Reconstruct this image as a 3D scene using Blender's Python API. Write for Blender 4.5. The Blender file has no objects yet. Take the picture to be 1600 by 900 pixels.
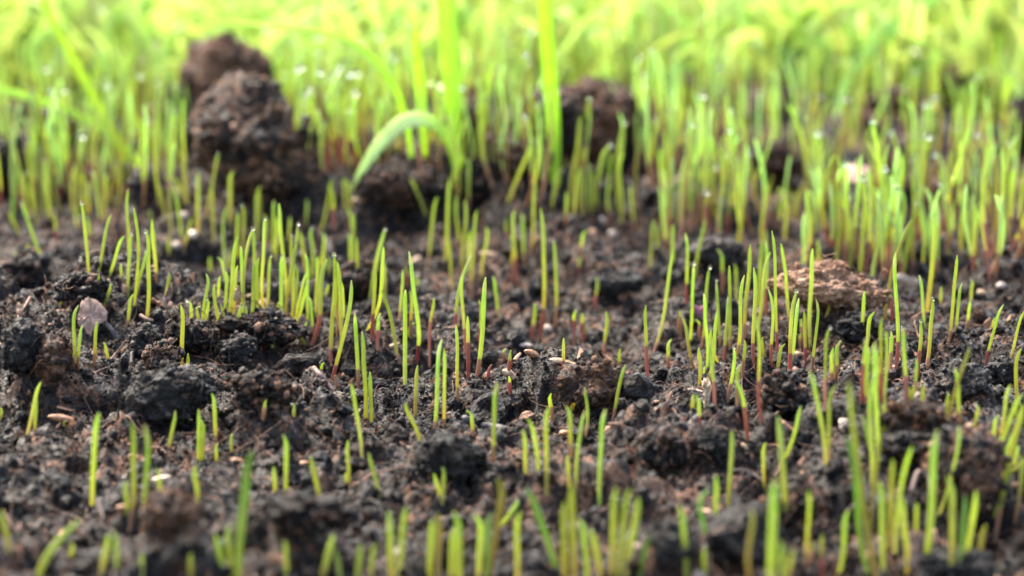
import bpy, math
import numpy as np

# ------------------------------------------------------------------ camera, sky, sun, exposure
S = 0.01                                     # the script thinks in centimetres
scene = bpy.context.scene
CAMH, PITCH, FPX = 11.5, math.atan(950 / 4444.0), 4444.0
cam_d = bpy.data.cameras.new("camera"); cam = bpy.data.objects.new("camera", cam_d)
scene.collection.objects.link(cam); scene.camera = cam
cam.location = (0, 0, CAMH * S); cam.rotation_euler = (math.pi / 2 - PITCH, 0, 0)
cam_d.lens = 100; cam_d.sensor_width = 36; cam_d.clip_start = 0.01; cam_d.clip_end = 500
cam_d.dof.use_dof = True; cam_d.dof.focus_distance = 0.468; cam_d.dof.aperture_fstop = 18.8
cam_d.dof.aperture_blades = 0

world = bpy.data.worlds.new("World"); scene.world = world; world.use_nodes = True
wn = world.node_tree.nodes; wl = world.node_tree.links
sky = wn.new("ShaderNodeTexSky"); sky.sky_type = 'NISHITA'; sky.sun_disc = False
SUN_EL, SUN_AZ = 52.0, -38.0                  # azimuth from +Y, negative = to the left
sky.sun_elevation = math.radians(SUN_EL); sky.sun_rotation = math.radians(SUN_AZ % 360)
sky.dust_density = 3.0; sky.air_density = 1.0; sky.ozone_density = 0.6
wl.new(sky.outputs[0], wn["Background"].inputs[0]); wn["Background"].inputs[1].default_value = 0.15
sun_d = bpy.data.lights.new("sun", 'SUN'); sun = bpy.data.objects.new("sun", sun_d)
scene.collection.objects.link(sun)
sun_d.energy = 1.9; sun_d.angle = math.radians(22); sun_d.color = (1.0, 0.95, 0.87)
sun.rotation_euler = (math.radians(90 - SUN_EL), 0, math.radians(180 - SUN_AZ))
scene.view_settings.view_transform = 'Standard'; scene.view_settings.look = 'None'
scene.view_settings.exposure = 2.4
scene.view_settings.use_white_balance = True; scene.view_settings.white_balance_temperature = 7200; scene.view_settings.gamma = 1
scene.cycles.use_denoising = True
scene.cycles.max_bounces = 8; scene.cycles.transparent_max_bounces = 6
scene.cycles.transmission_bounces = 5; scene.cycles.diffuse_bounces = 4; scene.cycles.glossy_bounces = 2
scene.cycles.sample_clamp_indirect = 4

rng = np.random.default_rng(7)

# ------------------------------------------------------------------ noise
def hsh(*c, seed=0):
    h = np.full(np.shape(c[0]), 1013904223 + seed * 7919, dtype=np.uint32)
    for k, a in zip((374761393, 668265263, 2246822519), c):
        h = (h ^ (a.astype(np.int64).astype(np.uint32) * np.uint32(k)))
        h = (h ^ (h >> np.uint32(13))) * np.uint32(1274126177)
    h ^= h >> np.uint32(16)
    return h
def rnd(*c, seed=0): return hsh(*c, seed=seed).astype(np.float32) / np.float32(4294967296.0)
def vnoise(*p, seed=0):
    i = [np.floor(a).astype(np.int64) for a in p]; f = [(a - b) for a, b in zip(p, i)]
    f = [a * a * (3 - 2 * a) for a in f]; out = 0
    for k in range(2 ** len(p)):
        w = 1.0; cc = []
        for j in range(len(p)):
            b = (k >> j) & 1; w = w * (f[j] if b else 1 - f[j]); cc.append(i[j] + b)
        out = out + w * rnd(*cc, seed=seed)
    return out * 2 - 1
def fbm(*p, n=4, seed=0, g=0.5):
    a, s, o = 1.0, 1.0, 0
    for k in range(n):
        o = o + a * vnoise(*[q * s for q in p], seed=seed + k); a *= g; s *= 2.03
    return o
def domes2(x, y, cell, keep, seed):
    """height of round lumps packed in a jittered grid"""
    X, Y = x / cell, y / cell; ix, iy = np.floor(X), np.floor(Y); best = np.zeros_like(X)
    for dx in (-1, 0, 1):
        for dy in (-1, 0, 1):
            cx, cy = ix + dx, iy + dy
            r = 0.3 + 0.5 * rnd(cx, cy, seed=seed + 3) ** 1.5
            r = np.where(rnd(cx, cy, seed=seed + 4) < keep, r, 0.001)
            d2 = (X - cx - rnd(cx, cy, seed=seed)) ** 2 + (Y - cy - rnd(cx, cy, seed=seed + 1)) ** 2
            best = np.maximum(best, np.sqrt(np.maximum(0, r * r - d2)))
    return best * cell
def domes3(x, y, z, cell, seed):
    X, Y, Z = x / cell, y / cell, z / cell; ix, iy, iz = np.floor(X), np.floor(Y), np.floor(Z); best = np.zeros_like(X)
    for dx in (-1, 0, 1):
        for dy in (-1, 0, 1):
            for dz in (-1, 0, 1):
                cx, cy, cz = ix + dx, iy + dy, iz + dz
                r = 0.45 + 0.4 * rnd(cx, cy, cz, seed=seed + 3)
                d2 = (X - cx - rnd(cx, cy, cz, seed=seed)) ** 2 + (Y - cy - rnd(cx, cy, cz, seed=seed + 1)) ** 2 + (Z - cz - rnd(cx, cy, cz, seed=seed + 2)) ** 2
                best = np.maximum(best, np.sqrt(np.maximum(0, r * r - d2)))
    return best * cell

# ------------------------------------------------------------------ picture point -> place on the ground
CP, SP = math.cos(PITCH), math.sin(PITCH)
def ray(px, py):
    a, b = (px - 800) / FPX, -(py - 450) / FPX
    return np.array([a, CP + b * SP, -SP + b * CP])
def at_depth(px, py, Y):
    r = ray(px, py); t = Y / r[1]
    return np.array([0, 0, CAMH]) + r * t
def flat(px, py):
    r = ray(px, py); t = CAMH / -r[2]
    return r[0] * t, r[1] * t

BUMPS = []                                    # (x, y, rx, ry, h) soft relief of the bed
for px, py, rx, ry, h in [(40, 520, 3.6, 3.0, 0.95), (240, 545, 2.8, 2.0, 0.35), (440, 530, 2.4, 1.4, 0.45), (650, 318, 3.4, 2.4, 1.15), (1000, 322, 2.0, 1.8, 0.6), (800, 320, 2.0, 1.8, 0.5),
                          (280, 650, 2.2, 1.2, 0.3), (1500, 750, 2.0, 1.6, 0.55), (1430, 670, 1.8, 1.2, 0.35), (930, 625, 1.4, 1.1, 0.25),
                          (1280, 490, 3.2, 2.2, 0.3), (820, 480, 3.4, 3.0, -0.25), (380, 420, 3.0, 2.4, -0.25), (1180, 560, 2.0, 1.0, -0.2),
                          (700, 740, 1.6, 1.0, 0.25), (1160, 860, 1.4, 1.0, 0.35), (160, 380, 3.0, 2.5, 0.2), (960, 760, 2.6, 1.6, -0.2)]:
    x, y = flat(px, py); BUMPS.append((x, y, rx, ry, h))
def H(x, y, fine=True):
    x = np.asarray(x, dtype=np.float64); y = np.asarray(y, dtype=np.float64)
    h = 0.35 * fbm(x / 7.0, y / 7.0, n=3, seed=11)
    for bx, by, rx, ry, a in BUMPS:
        h = h + a * np.exp(-((x - bx) / rx) ** 2 - ((y - by) / ry) ** 2)
    wx = x + 0.25 * fbm(x / 0.9, y / 0.9, n=3, seed=21); wy = y + 0.25 * fbm(x / 0.9, y / 0.9, n=3, seed=31)
    h = h + 0.55 * domes2(wx, wy, 1.7, 0.4, 40) + 0.5 * domes2(wx, wy, 0.75, 0.6, 50)
    if fine:
        wx = wx + 0.05 * vnoise(x / 0.12, y / 0.12, seed=61); wy = wy + 0.05 * vnoise(x / 0.12, y / 0.12, seed=62)
        h = h + 0.6 * domes2(wx, wy, 0.34, 0.75, 60) + 0.6 * domes2(wx, wy, 0.15, 0.8, 70)
        h = h + 0.02 * fbm(x / 0.06, y / 0.06, n=2, seed=80)
    return h - 0.35
def hit(px, py):
    """first point of the bed met by the line of sight through a picture point"""
    r = ray(px, py); Y = np.arange(26, 150, 0.04); t = Y / r[1]
    X = r[0] * t; Z = CAMH + r[2] * t; g = H(X, Y)
    k = int(np.argmax(Z <= g)) if (Z <= g).any() else len(Y) - 1
    return np.array([X[k], Y[k], float(g[k])])

# ------------------------------------------------------------------ mesh helpers
def mk(name, V, F, mats, parent=None, smooth=True, uv=None, midx=None, tone=None, origin=(0, 0, 0)):
    """V (n,3) in cm, F list/array of equal-length faces or list of arrays"""
    me = bpy.data.meshes.new(name)
    V = (np.asarray(V, dtype=np.float64) - np.asarray(origin)) * S
    blocks = F if isinstance(F, list) and len(F) and isinstance(F[0], np.ndarray) and F[0].ndim == 2 else [np.asarray(F)]
    nl = sum(b.size for b in blocks); nf = sum(len(b) for b in blocks)
    me.vertices.add(len(V)); me.vertices.foreach_set("co", V.astype(np.float32).ravel())
    me.loops.add(nl); idx = np.concatenate([b.ravel() for b in blocks]).astype(np.int32)
    me.loops.foreach_set("vertex_index", idx)
    tot = np.concatenate([np.full(len(b), b.shape[1]) for b in blocks]).astype(np.int32)
    me.polygons.add(nf); me.polygons.foreach_set("loop_start", np.concatenate([[0], np.cumsum(tot)[:-1]]).astype(np.int32))
    me.polygons.foreach_set("loop_total", tot)
    me.polygons.foreach_set("use_smooth", np.full(nf, smooth))
    if midx is not None: me.polygons.foreach_set("material_index", np.asarray(midx, dtype=np.int32))
    if uv is not None:
        l = me.uv_layers.new(name="UVMap"); l.data.foreach_set("uv", np.asarray(uv, dtype=np.float32)[idx].ravel())
    if tone is not None:
        a = me.attributes.new("tone", 'FLOAT', 'POINT'); a.data.foreach_set("value", np.asarray(tone, dtype=np.float32))
    for m in (mats if isinstance(mats, (list, tuple)) else [mats]): me.materials.append(m)
    me.update(calc_edges=True)
    o = bpy.data.objects.new(name, me); scene.collection.objects.link(o)
    o.location = tuple(np.asarray(origin) * S)
    if parent is not None: o.parent = parent; o.location = tuple((np.asarray(origin)) * S)
    return o
def tag(o, label=None, cat=None, group=None, kind=None):
    for k, v in (("label", label), ("category", cat), ("group", group), ("kind", kind)):
        if v: o[k] = v
    return o
def ico(sub):
    import bmesh
    bm = bmesh.new(); bmesh.ops.create_icosphere(bm, subdivisions=sub, radius=1)
    V = np.array([v.co[:] for v in bm.verts]); F = np.array([[v.index for v in f.verts] for f in bm.faces]); bm.free()
    return V, F
ICO = {k: ico(k) for k in (1, 2, 3, 5, 6)}
def rotm(ax, ay, az):
    cx, sx, cy, sy, cz, sz = math.cos(ax), math.sin(ax), math.cos(ay), math.sin(ay), math.cos(az), math.sin(az)
    return (np.array([[cz, -sz, 0], [sz, cz, 0], [0, 0, 1]]) @ np.array([[cy, 0, sy], [0, 1, 0], [-sy, 0, cy]]) @ np.array([[1, 0, 0], [0, cx, -sx], [0, sx, cx]]))
def tube(P, R, n=8, flat_=1.0, ang=0.0, groove=0.0, cap=True, vr=(0, 1)):
    """tube round a centre line P (k,3) with half widths R (k,), elliptical; returns V, F(quads), uv"""
    P = np.asarray(P, float); k = len(P); T = np.gradient(P, axis=0); T /= np.linalg.norm(T, axis=1)[:, None] + 1e-9
    side0 = np.array([math.cos(ang), math.sin(ang), 0.0])
    A = side0[None] - (T @ side0)[:, None] * T
    bad = np.linalg.norm(A, axis=1) < 0.2
    if bad.any(): A[bad] = np.cross(T[bad], [0, 0, 1.0])
    A /= np.linalg.norm(A, axis=1)[:, None] + 1e-9; B = np.cross(T, A)
    th = np.arange(n) / n * 2 * math.pi
    c, s = np.cos(th), np.sin(th) * flat_ * (1 - groove * np.maximum(0, np.cos(th + math.pi / 2)) ** 3)
    V = P[:, None] + R[:, None, None] * (c[None, :, None] * A[:, None] + s[None, :, None] * B[:, None])
    uv = np.stack(np.broadcast_arrays((th / (2 * math.pi))[None, :], np.linspace(vr[0], vr[1], k)[:, None]), -1).reshape(-1, 2)
    i = np.arange(k - 1)[:, None] * n; j = np.arange(n)[None]; j2 = (j + 1) % n
    F = np.stack([i + j, i + j2, i + n + j2, i + n + j], -1).reshape(-1, 4)
    return V.reshape(-1, 3), F, uv

# ------------------------------------------------------------------ materials
def mat(name):
    m = bpy.data.materials.new(name); m.use_nodes = True
    return m, m.node_tree.nodes, m.node_tree.links, m.node_tree.nodes["Principled BSDF"]
def N(nd, typ, **kw):
    n = nd.new(typ)
    for k, v in kw.items(): setattr(n, k, v)
    return n
def ramp(nd, stops):
    r = nd.new("ShaderNodeValToRGB"); e = r.color_ramp.elements
    while len(e) < len(stops): e.new(0.5)
    for q, (p, c) in zip(e, stops): q.position = p; q.color = (*c, 1)
    return r
def noise(nd, lk, co, scale, detail=4, rough=0.55):
    n = nd.new("ShaderNodeTexNoise"); n.inputs["Scale"].default_value = scale; n.inputs["Detail"].default_value = detail
    n.inputs["Roughness"].default_value = rough; lk.new(co, n.inputs["Vector"]); return n.outputs["Fac"]
def mathn(nd, lk, op, a, b):
    m = nd.new("ShaderNodeMath"); m.operation = op
    for i, v in enumerate((a, b)):
        if isinstance(v, (int, float)): m.inputs[i].default_value = v
        else: lk.new(v, m.inputs[i])
    return m.outputs[0]
def soil_mat(name, stops, rlo=0.28, rhi=0.75, bump=0.0007, use_tone=True, fine=2000, spec=0.19):
    m, nd, lk, b = mat(name); co = nd.new("ShaderNodeTexCoord").outputs["Object"]
    geo = nd.new("ShaderNodeNewGeometry").outputs["Position"]
    n1 = noise(nd, lk, geo, 55, 4); n2 = noise(nd, lk, geo, 420, 4, 0.65); n3 = noise(nd, lk, geo, fine, 3, 0.7)
    v = mathn(nd, lk, 'ADD', mathn(nd, lk, 'MULTIPLY', n1, 0.22), mathn(nd, lk, 'MULTIPLY', n2, 0.36))
    v = mathn(nd, lk, 'ADD', v, mathn(nd, lk, 'MULTIPLY', n3, 0.42))
    if use_tone:
        at = nd.new("ShaderNodeAttribute"); at.attribute_name = "tone"
        v = mathn(nd, lk, 'ADD', v, at.outputs["Fac"])
    r = ramp(nd, stops); lk.new(v, r.inputs[0]); lk.new(r.outputs[0], b.inputs["Base Color"])
    mr = nd.new("ShaderNodeMapRange"); lk.new(n2, mr.inputs[0]); mr.inputs[1].default_value = 0.35; mr.inputs[2].default_value = 0.65
    mr.inputs[3].default_value = rlo; mr.inputs[4].default_value = rhi; lk.new(mr.outputs[0], b.inputs["Roughness"])
    ms = nd.new("ShaderNodeMapRange"); lk.new(n2, ms.inputs[0]); ms.inputs[1].default_value = 0.40; ms.inputs[2].default_value = 0.66
    ms.inputs[3].default_value = spec * 1.9; ms.inputs[4].default_value = spec * 0.12; lk.new(ms.outputs[0], b.inputs["Specular IOR Level"])
    bp = nd.new("ShaderNodeBump"); bp.inputs["Strength"].default_value = 0.9; bp.inputs["Distance"].default_value = bump
    hh = mathn(nd, lk, 'ADD', n3, mathn(nd, lk, 'MULTIPLY', noise(nd, lk, geo, 900, 3, 0.6), 1.6))
    lk.new(hh, bp.inputs["Height"]); lk.new(bp.outputs[0], b.inputs["Normal"])
    return m
SOILC = [(0.41, (0.002, 0.0014, 0.0013)), (0.49, (0.006, 0.004, 0.0032)), (0.55, (0.016, 0.010, 0.0075)), (0.595, (0.05, 0.026, 0.017)), (0.65, (0.15, 0.074, 0.044)), (0.86, (0.34, 0.20, 0.13))]
M_soil = soil_mat("soil", SOILC)
M_clod = soil_mat("clod_soil", SOILC, use_tone=True)
M_tanclod = soil_mat("tan_clod_soil", [(0.3, (0.05, 0.025, 0.015)), (0.48, (0.17, 0.09, 0.055)), (0.6, (0.28, 0.16, 0.10)), (0.75, (0.42, 0.27, 0.18))], 0.6, 0.9)
M_brownclod = soil_mat("brown_clod_soil", [(0.3, (0.006, 0.004, 0.003)), (0.5, (0.022, 0.011, 0.007)), (0.6, (0.06, 0.028, 0.015)), (0.72, (0.14, 0.068, 0.036))], 0.5, 0.85)
M_greyclod = soil_mat("grey_clod_soil", [(0.3, (0.004, 0.004, 0.004)), (0.5, (0.012, 0.011, 0.010)), (0.62, (0.035, 0.029, 0.026)), (0.75, (0.09, 0.065, 0.05))], 0.4, 0.75)
def leaf_mat(name, stops, trans=0.5, hue=0.02, rough=0.42, vein=True, tcol=1.15, spec=0.4):
    m, nd, lk, b = mat(name); uv = nd.new("ShaderNodeTexCoord").outputs["UV"]
    sep = nd.new("ShaderNodeSeparateXYZ"); lk.new(uv, sep.inputs[0])
    info = nd.new("ShaderNodeObjectInfo"); at = nd.new("ShaderNodeAttribute"); at.attribute_name = "tone"
    r = ramp(nd, stops)
    lk.new(mathn(nd, lk, 'ADD', sep.outputs[1], mathn(nd, lk, 'MULTIPLY', mathn(nd, lk, 'SUBTRACT', info.outputs["Random"], 0.5), 0.35)), r.inputs[0])
    geo = nd.new("ShaderNodeNewGeometry").outputs["Position"]
    n1 = noise(nd, lk, geo, 260, 3)
    hsv = nd.new("ShaderNodeHueSaturation"); hsv.inputs["Saturation"].default_value = 0.94; lk.new(r.outputs[0], hsv.inputs["Color"])
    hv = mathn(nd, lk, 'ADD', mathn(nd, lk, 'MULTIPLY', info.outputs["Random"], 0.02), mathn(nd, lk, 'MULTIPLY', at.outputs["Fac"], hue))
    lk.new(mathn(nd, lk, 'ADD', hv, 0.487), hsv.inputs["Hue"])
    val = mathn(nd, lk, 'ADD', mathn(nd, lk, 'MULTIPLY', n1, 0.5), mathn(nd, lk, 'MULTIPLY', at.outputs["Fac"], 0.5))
    if vein:
        s = mathn(nd, lk, 'SINE', mathn(nd, lk, 'MULTIPLY', sep.outputs[0], 6.2832 * 9), 0)
        val = mathn(nd, lk, 'ADD', val, mathn(nd, lk, 'MULTIPLY', s, 0.15))
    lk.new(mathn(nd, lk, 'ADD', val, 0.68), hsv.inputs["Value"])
    lk.new(hsv.outputs[0], b.inputs["Base Color"]); b.inputs["Roughness"].default_value = rough
    b.inputs["Specular IOR Level"].default_value = spec
    t = nd.new("ShaderNodeBsdfTranslucent"); mx = nd.new("ShaderNodeMixShader"); mx.inputs[0].default_value = trans
    hs2 = nd.new("ShaderNodeHueSaturation"); hs2.inputs["Saturation"].default_value = 0.98; hs2.inputs["Value"].default_value = tcol
    lk.new(hsv.outputs[0], hs2.inputs["Color"]); lk.new(hs2.outputs[0], t.inputs["Color"])
    lk.new(b.outputs[0], mx.inputs[1]); lk.new(t.outputs[0], mx.inputs[2])
    lk.new(mx.outputs[0], nd["Material Output"].inputs["Surface"])
    return m
M_blade = leaf_mat("sprout_green", [(0.0, (0.58, 0.50, 0.10)), (0.22, (0.54, 0.58, 0.09)), (0.6, (0.50, 0.60, 0.095)), (0.92, (0.42, 0.58, 0.09)), (1.0, (0.54, 0.60, 0.20))], trans=0.5)
M_sheath = leaf_mat("sheath_maroon", [(0.0, (0.42, 0.17, 0.09)), (0.5, (0.42, 0.11, 0.065)), (1.0, (0.46, 0.15, 0.08))], trans=0.35, tcol=1.0)
M_sheathb = leaf_mat("sheath_brown", [(0.0, (0.44, 0.23, 0.11)), (0.5, (0.46, 0.22, 0.10)), (1.0, (0.48, 0.32, 0.11))], trans=0.35, tcol=1.0)
M_yellow = leaf_mat("sprout_yellow", [(0.0, (0.42, 0.28, 0.07)), (0.5, (0.44, 0.38, 0.06)), (1.0, (0.40, 0.44, 0.07))], trans=0.4)
M_deep = leaf_mat("sprout_deep_green", [(0.0, (0.42, 0.52, 0.07)), (0.5, (0.30, 0.50, 0.06)), (1.0, (0.20, 0.38, 0.06))], trans=0.4)
M_soft = leaf_mat("seedling_soft_green", [(0.0, (0.50, 0.50, 0.16)), (0.4, (0.44, 0.60, 0.16)), (1.0, (0.50, 0.66, 0.27))], trans=0.55, vein=False)
M_pale = leaf_mat("sprout_pale", [(0.0, (0.40, 0.46, 0.12)), (0.5, (0.45, 0.55, 0.30)), (1.0, (0.50, 0.60, 0.42))], trans=0.4)
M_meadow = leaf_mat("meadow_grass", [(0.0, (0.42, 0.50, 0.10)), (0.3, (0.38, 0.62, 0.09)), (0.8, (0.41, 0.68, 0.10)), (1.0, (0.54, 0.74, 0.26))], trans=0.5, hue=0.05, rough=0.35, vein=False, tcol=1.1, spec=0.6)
M_lblade = leaf_mat("long_blade", [(0.0, (0.42, 0.54, 0.05)), (0.4, (0.43, 0.63, 0.04)), (1.0, (0.45, 0.65, 0.06))], trans=0.6, vein=True, tcol=1.3)
M_curl = leaf_mat("curled_blade", [(0.0, (0.50, 0.66, 0.07)), (0.30, (0.48, 0.66, 0.10)), (0.48, (0.56, 0.68, 0.30)), (0.75, (0.54, 0.68, 0.28)), (1.0, (0.50, 0.66, 0.18))], trans=0.55, rough=0.3)
def plain(name, col, col2, rough=0.6, scale=400, trans=0.0):
    m, nd, lk, b = mat(name); geo = nd.new("ShaderNodeNewGeometry").outputs["Position"]
    at = nd.new("ShaderNodeAttribute"); at.attribute_name = "tone"
    v = mathn(nd, lk, 'ADD', noise(nd, lk, geo, scale, 4, 0.65), at.outputs["Fac"])
    r = ramp(nd, [(0.35, col), (0.65, col2)]); lk.new(v, r.inputs[0]); lk.new(r.outputs[0], b.inputs["Base Color"])
    b.inputs["Roughness"].default_value = rough
    bp = nd.new("ShaderNodeBump"); bp.inputs["Strength"].default_value = 0.7; bp.inputs["Distance"].default_value = 0.0002
    lk.new(noise(nd, lk, geo, scale * 3, 4, 0.6), bp.inputs["Height"]); lk.new(bp.outputs[0], b.inputs["Normal"])
    return m
M_fibre = plain("root_fibre", (0.05, 0.02, 0.012), (0.26, 0.12, 0.07), 0.55)
M_bark = plain("bark", (0.12, 0.065, 0.045), (0.34, 0.21, 0.16), 0.7, 500)
M_flake = plain("wood_flake", (0.03, 0.016, 0.010), (0.36, 0.18, 0.10), 0.6, 250)
M_seed = plain("seed_husk", (0.16, 0.08, 0.04), (0.60, 0.43, 0.26), 0.5, 900)
M_seedw = plain("seed_pale", (0.34, 0.24, 0.18), (0.62, 0.50, 0.40), 0.4, 300)
M_seedr = plain("seed_red", (0.10, 0.04, 0.02), (0.44, 0.21, 0.09), 0.5, 900)
M_twig = plain("twig_bark", (0.012, 0.010, 0.010), (0.06, 0.05, 0.048), 0.6, 600)
M_twigp = plain("twig_pale_bark", (0.10, 0.06, 0.05), (0.25, 0.17, 0.14), 0.6, 600)
M_purple = plain("bud_purple", (0.18, 0.03, 0.08), (0.40, 0.12, 0.22), 0.4, 300)
m, nd, lk, b = mat("water"); M_water = m
b.inputs["Transmission Weight"].default_value = 1; b.inputs["IOR"].default_value = 1.333; b.inputs["Roughness"].default_value = 0.02

# ------------------------------------------------------------------ the ground: one sheet to the horizon
def build_ground():
    uf = np.arange(-0.27, 0.2701, 0.00085); g = 0.27 * 1.35 ** np.arange(1, 17)
    u = np.concatenate([-g[::-1], uf, g])
    y = np.concatenate([np.linspace(-400, 0, 9)[:-1], np.linspace(0, 29, 20), 30 * np.exp(np.arange(0, math.log(4.0), 0.00095)),
                        120 * 1.06 ** np.arange(1, 100)])
    X = u[None] * np.maximum(y, 30)[:, None]; Y = np.broadcast_to(y[:, None], X.shape)
    Z = H(X.ravel(), Y.ravel()).reshape(X.shape)
    V = np.stack([X, Y, Z], -1).reshape(-1, 3); ny, nx = X.shape
    i = np.arange(ny - 1)[:, None] * nx + np.arange(nx - 1)[None]
    F = np.stack([i, i + 1, i + nx + 1, i + nx], -1).reshape(-1, 4)
    xr, yr = X.ravel(), Y.ravel()
    tone = 0.16 * (rnd(np.floor(xr / 0.15 + .5 * vnoise(xr / .1, yr / .1, seed=5)), np.floor(yr / 0.15), seed=9) ** 3) + 0.07 * fbm(xr / 3, yr / 3, n=2, seed=90) - 0.03
    o = mk("ground", V, F, M_soil, tone=tone); tag(o, "dark moist crumbly soil of the seed bed", None, None, "structure")
build_ground()

# ------------------------------------------------------------------ loose crumbs, fibres, flakes (uncountable)
def lump_protos(sub, n, seed):
    V, F = ICO[sub]; out = []
    for k in range(n):
        q = V + 17.3 * k + seed
        r = 1 + 0.42 * fbm(q[:, 0], q[:, 1], q[:, 2], n=2, seed=k) + 0.18 * fbm(q[:, 0] * 3, q[:, 1] * 3, q[:, 2] * 3, n=2, seed=k + 50)
        P = V * r[:, None] * np.array([1, 0.8, 0.7]); out.append(P)
    return out, F
def scatter_lumps(sub, n, rlo, rhi, power, seed, dlo, dhi, sunk):
    g = np.random.default_rng(seed); protos, F0 = lump_protos(sub, 14, seed)
    d = np.sqrt(g.uniform(dlo ** 2, dhi ** 2, n)); x = g.uniform(-0.24, 0.24, n) * d
    r = rlo + (rhi - rlo) * g.random(n) ** power; z = H(x, d) + r * sunk
    V, F, T = [], [], []; nv = 0
    tn = np.where(g.random(n) < (0.09 if rhi < 0.1 else 0.025), g.uniform(0.05, 0.30, n), g.uniform(-0.08, 0.03, n))
    q = g.normal(0, 1, (n, 4)); q /= np.linalg.norm(q, axis=1)[:, None]; a, b, c, e = q.T
    Rm = np.stack([1 - 2 * (c * c + e * e), 2 * (b * c - a * e), 2 * (b * e + a * c), 2 * (b * c + a * e), 1 - 2 * (b * b + e * e), 2 * (c * e - a * b),
                   2 * (b * e - a * c), 2 * (c * e + a * b), 1 - 2 * (b * b + c * c)], 1).reshape(n, 3, 3)
    PR = np.stack(protos)[np.arange(n) % 14]
    P = np.einsum('nij,nkj->nki', Rm, PR) * r[:, None, None] + np.stack([x, d, z], 1)[:, None]
    m_ = PR.shape[1]
    return P.reshape(-1, 3), (F0[None] + (np.arange(n) * m_)[:, None, None]).reshape(-1, 3), np.repeat(tn, m_)
parts = [scatter_lumps(1, 95000, 0.012, 0.045, 1.8, 3, 32, 66, 0.3), scatter_lumps(2, 14000, 0.035, 0.08, 2.0, 8, 32, 70, 0.2), scatter_lumps(2, 5200, 0.06, 0.18, 1.8, 4, 32, 85, 0.15),
         scatter_lumps(3, 420, 0.18, 0.38, 1.6, 5, 33, 95, 0.1)]
VV, FF, TT, nv = [], [], [], 0
for V, F, T in parts: VV.append(V); FF.append(F + nv); TT.append(T); nv += len(V)
V = np.concatenate(VV)
V += (0.012 * np.stack([vnoise(*(V.T * 14), seed=s) for s in (1, 2, 3)], 1))
tag(mk("soil_crumbs", V, np.concatenate(FF), M_soil, tone=np.concatenate(TT), smooth=False), "loose dark crumbs of soil strewn over the bed", None, None, "stuff")

def fibres():
    g = np.random.default_rng(12); V, F, T = [], [], []; nv = 0
    for k in range(3800):
        d = math.sqrt(g.uniform(34 ** 2, 66 ** 2)); x = g.uniform(-0.22, 0.22) * d
        L = 0.25 + 1.3 * g.random() ** 3; a = g.uniform(0, 6.28); n = 9; t = np.linspace(0, 1, n); cv = g.normal(0, 1.3)
        ang = a + cv * t + 0.35 * np.sin(t * g.uniform(2, 9) + g.uniform(0, 6)); st = L / n
        X = x + np.cumsum(np.cos(ang)) * st; Y = d + np.cumsum(np.sin(ang)) * st
        Z = H(X, Y); Z = np.convolve(np.pad(Z, 2, mode='edge'), np.ones(5) / 5, mode='valid') + 0.03 + 0.12 * g.random() * np.sin(t * 3.14) ** 2
        Z = np.maximum(Z, H(X, Y, True) * 0.5 + Z * 0.5)
        v, f, _ = tube(np.stack([X, Y, Z], 1), np.full(n, 0.004 + 0.014 * g.random() ** 4) * (1 - 0.6 * t), 5)
        V.append(v); F.append(f + nv); T.append(np.full(len(v), g.uniform(-0.25, 0.25))); nv += len(v)
    tag(mk("root_fibres", np.concatenate(V), np.concatenate(F), M_fibre, tone=np.concatenate(T)), "thin brown root fibres tangled over the soil", None, None, "stuff")
    V, F, T = [], [], []; nv = 0
    for k in range(2600):
        d = math.sqrt(g.uniform(34 ** 2, 72 ** 2)); x = g.uniform(-0.22, 0.22) * d; s = 0.03 + 0.18 * g.random() ** 3.5
        n = 7; th = np.sort(g.uniform(0, 6.28, n)); rr = g.uniform(0.5, 1, n)
        top = np.stack([np.cos(th) * rr, np.sin(th) * rr * g.uniform(.25, .8), 0.25 * g.normal(0, 1, n) * .4 + .06], 1)
        P = np.concatenate([top, top - [0, 0, 0.16]]) * s
        P = P @ rotm(g.normal(0, .7), g.normal(0, .7), g.uniform(0, 6.28)).T + (x, d, float(H(x, d)) + s * 0.35)
        fs = [[0, i, i + 1] for i in range(1, n - 1)] + [[n, n + i + 1, n + i] for i in range(1, n - 1)]
        for i in range(n): j = (i + 1) % n; fs += [[i, i + n, j + n], [i, j + n, j]]
        V.append(P); F.append(np.array(fs) + nv); T.append(np.full(len(P), g.uniform(-0.3, 0.22))); nv += len(P)
    tag(mk("wood_flakes", np.concatenate(V), np.concatenate(F), M_flake, tone=np.concatenate(T), smooth=False), "small brown flakes of bark and wood in the soil", None, None, "stuff")
fibres()

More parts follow.
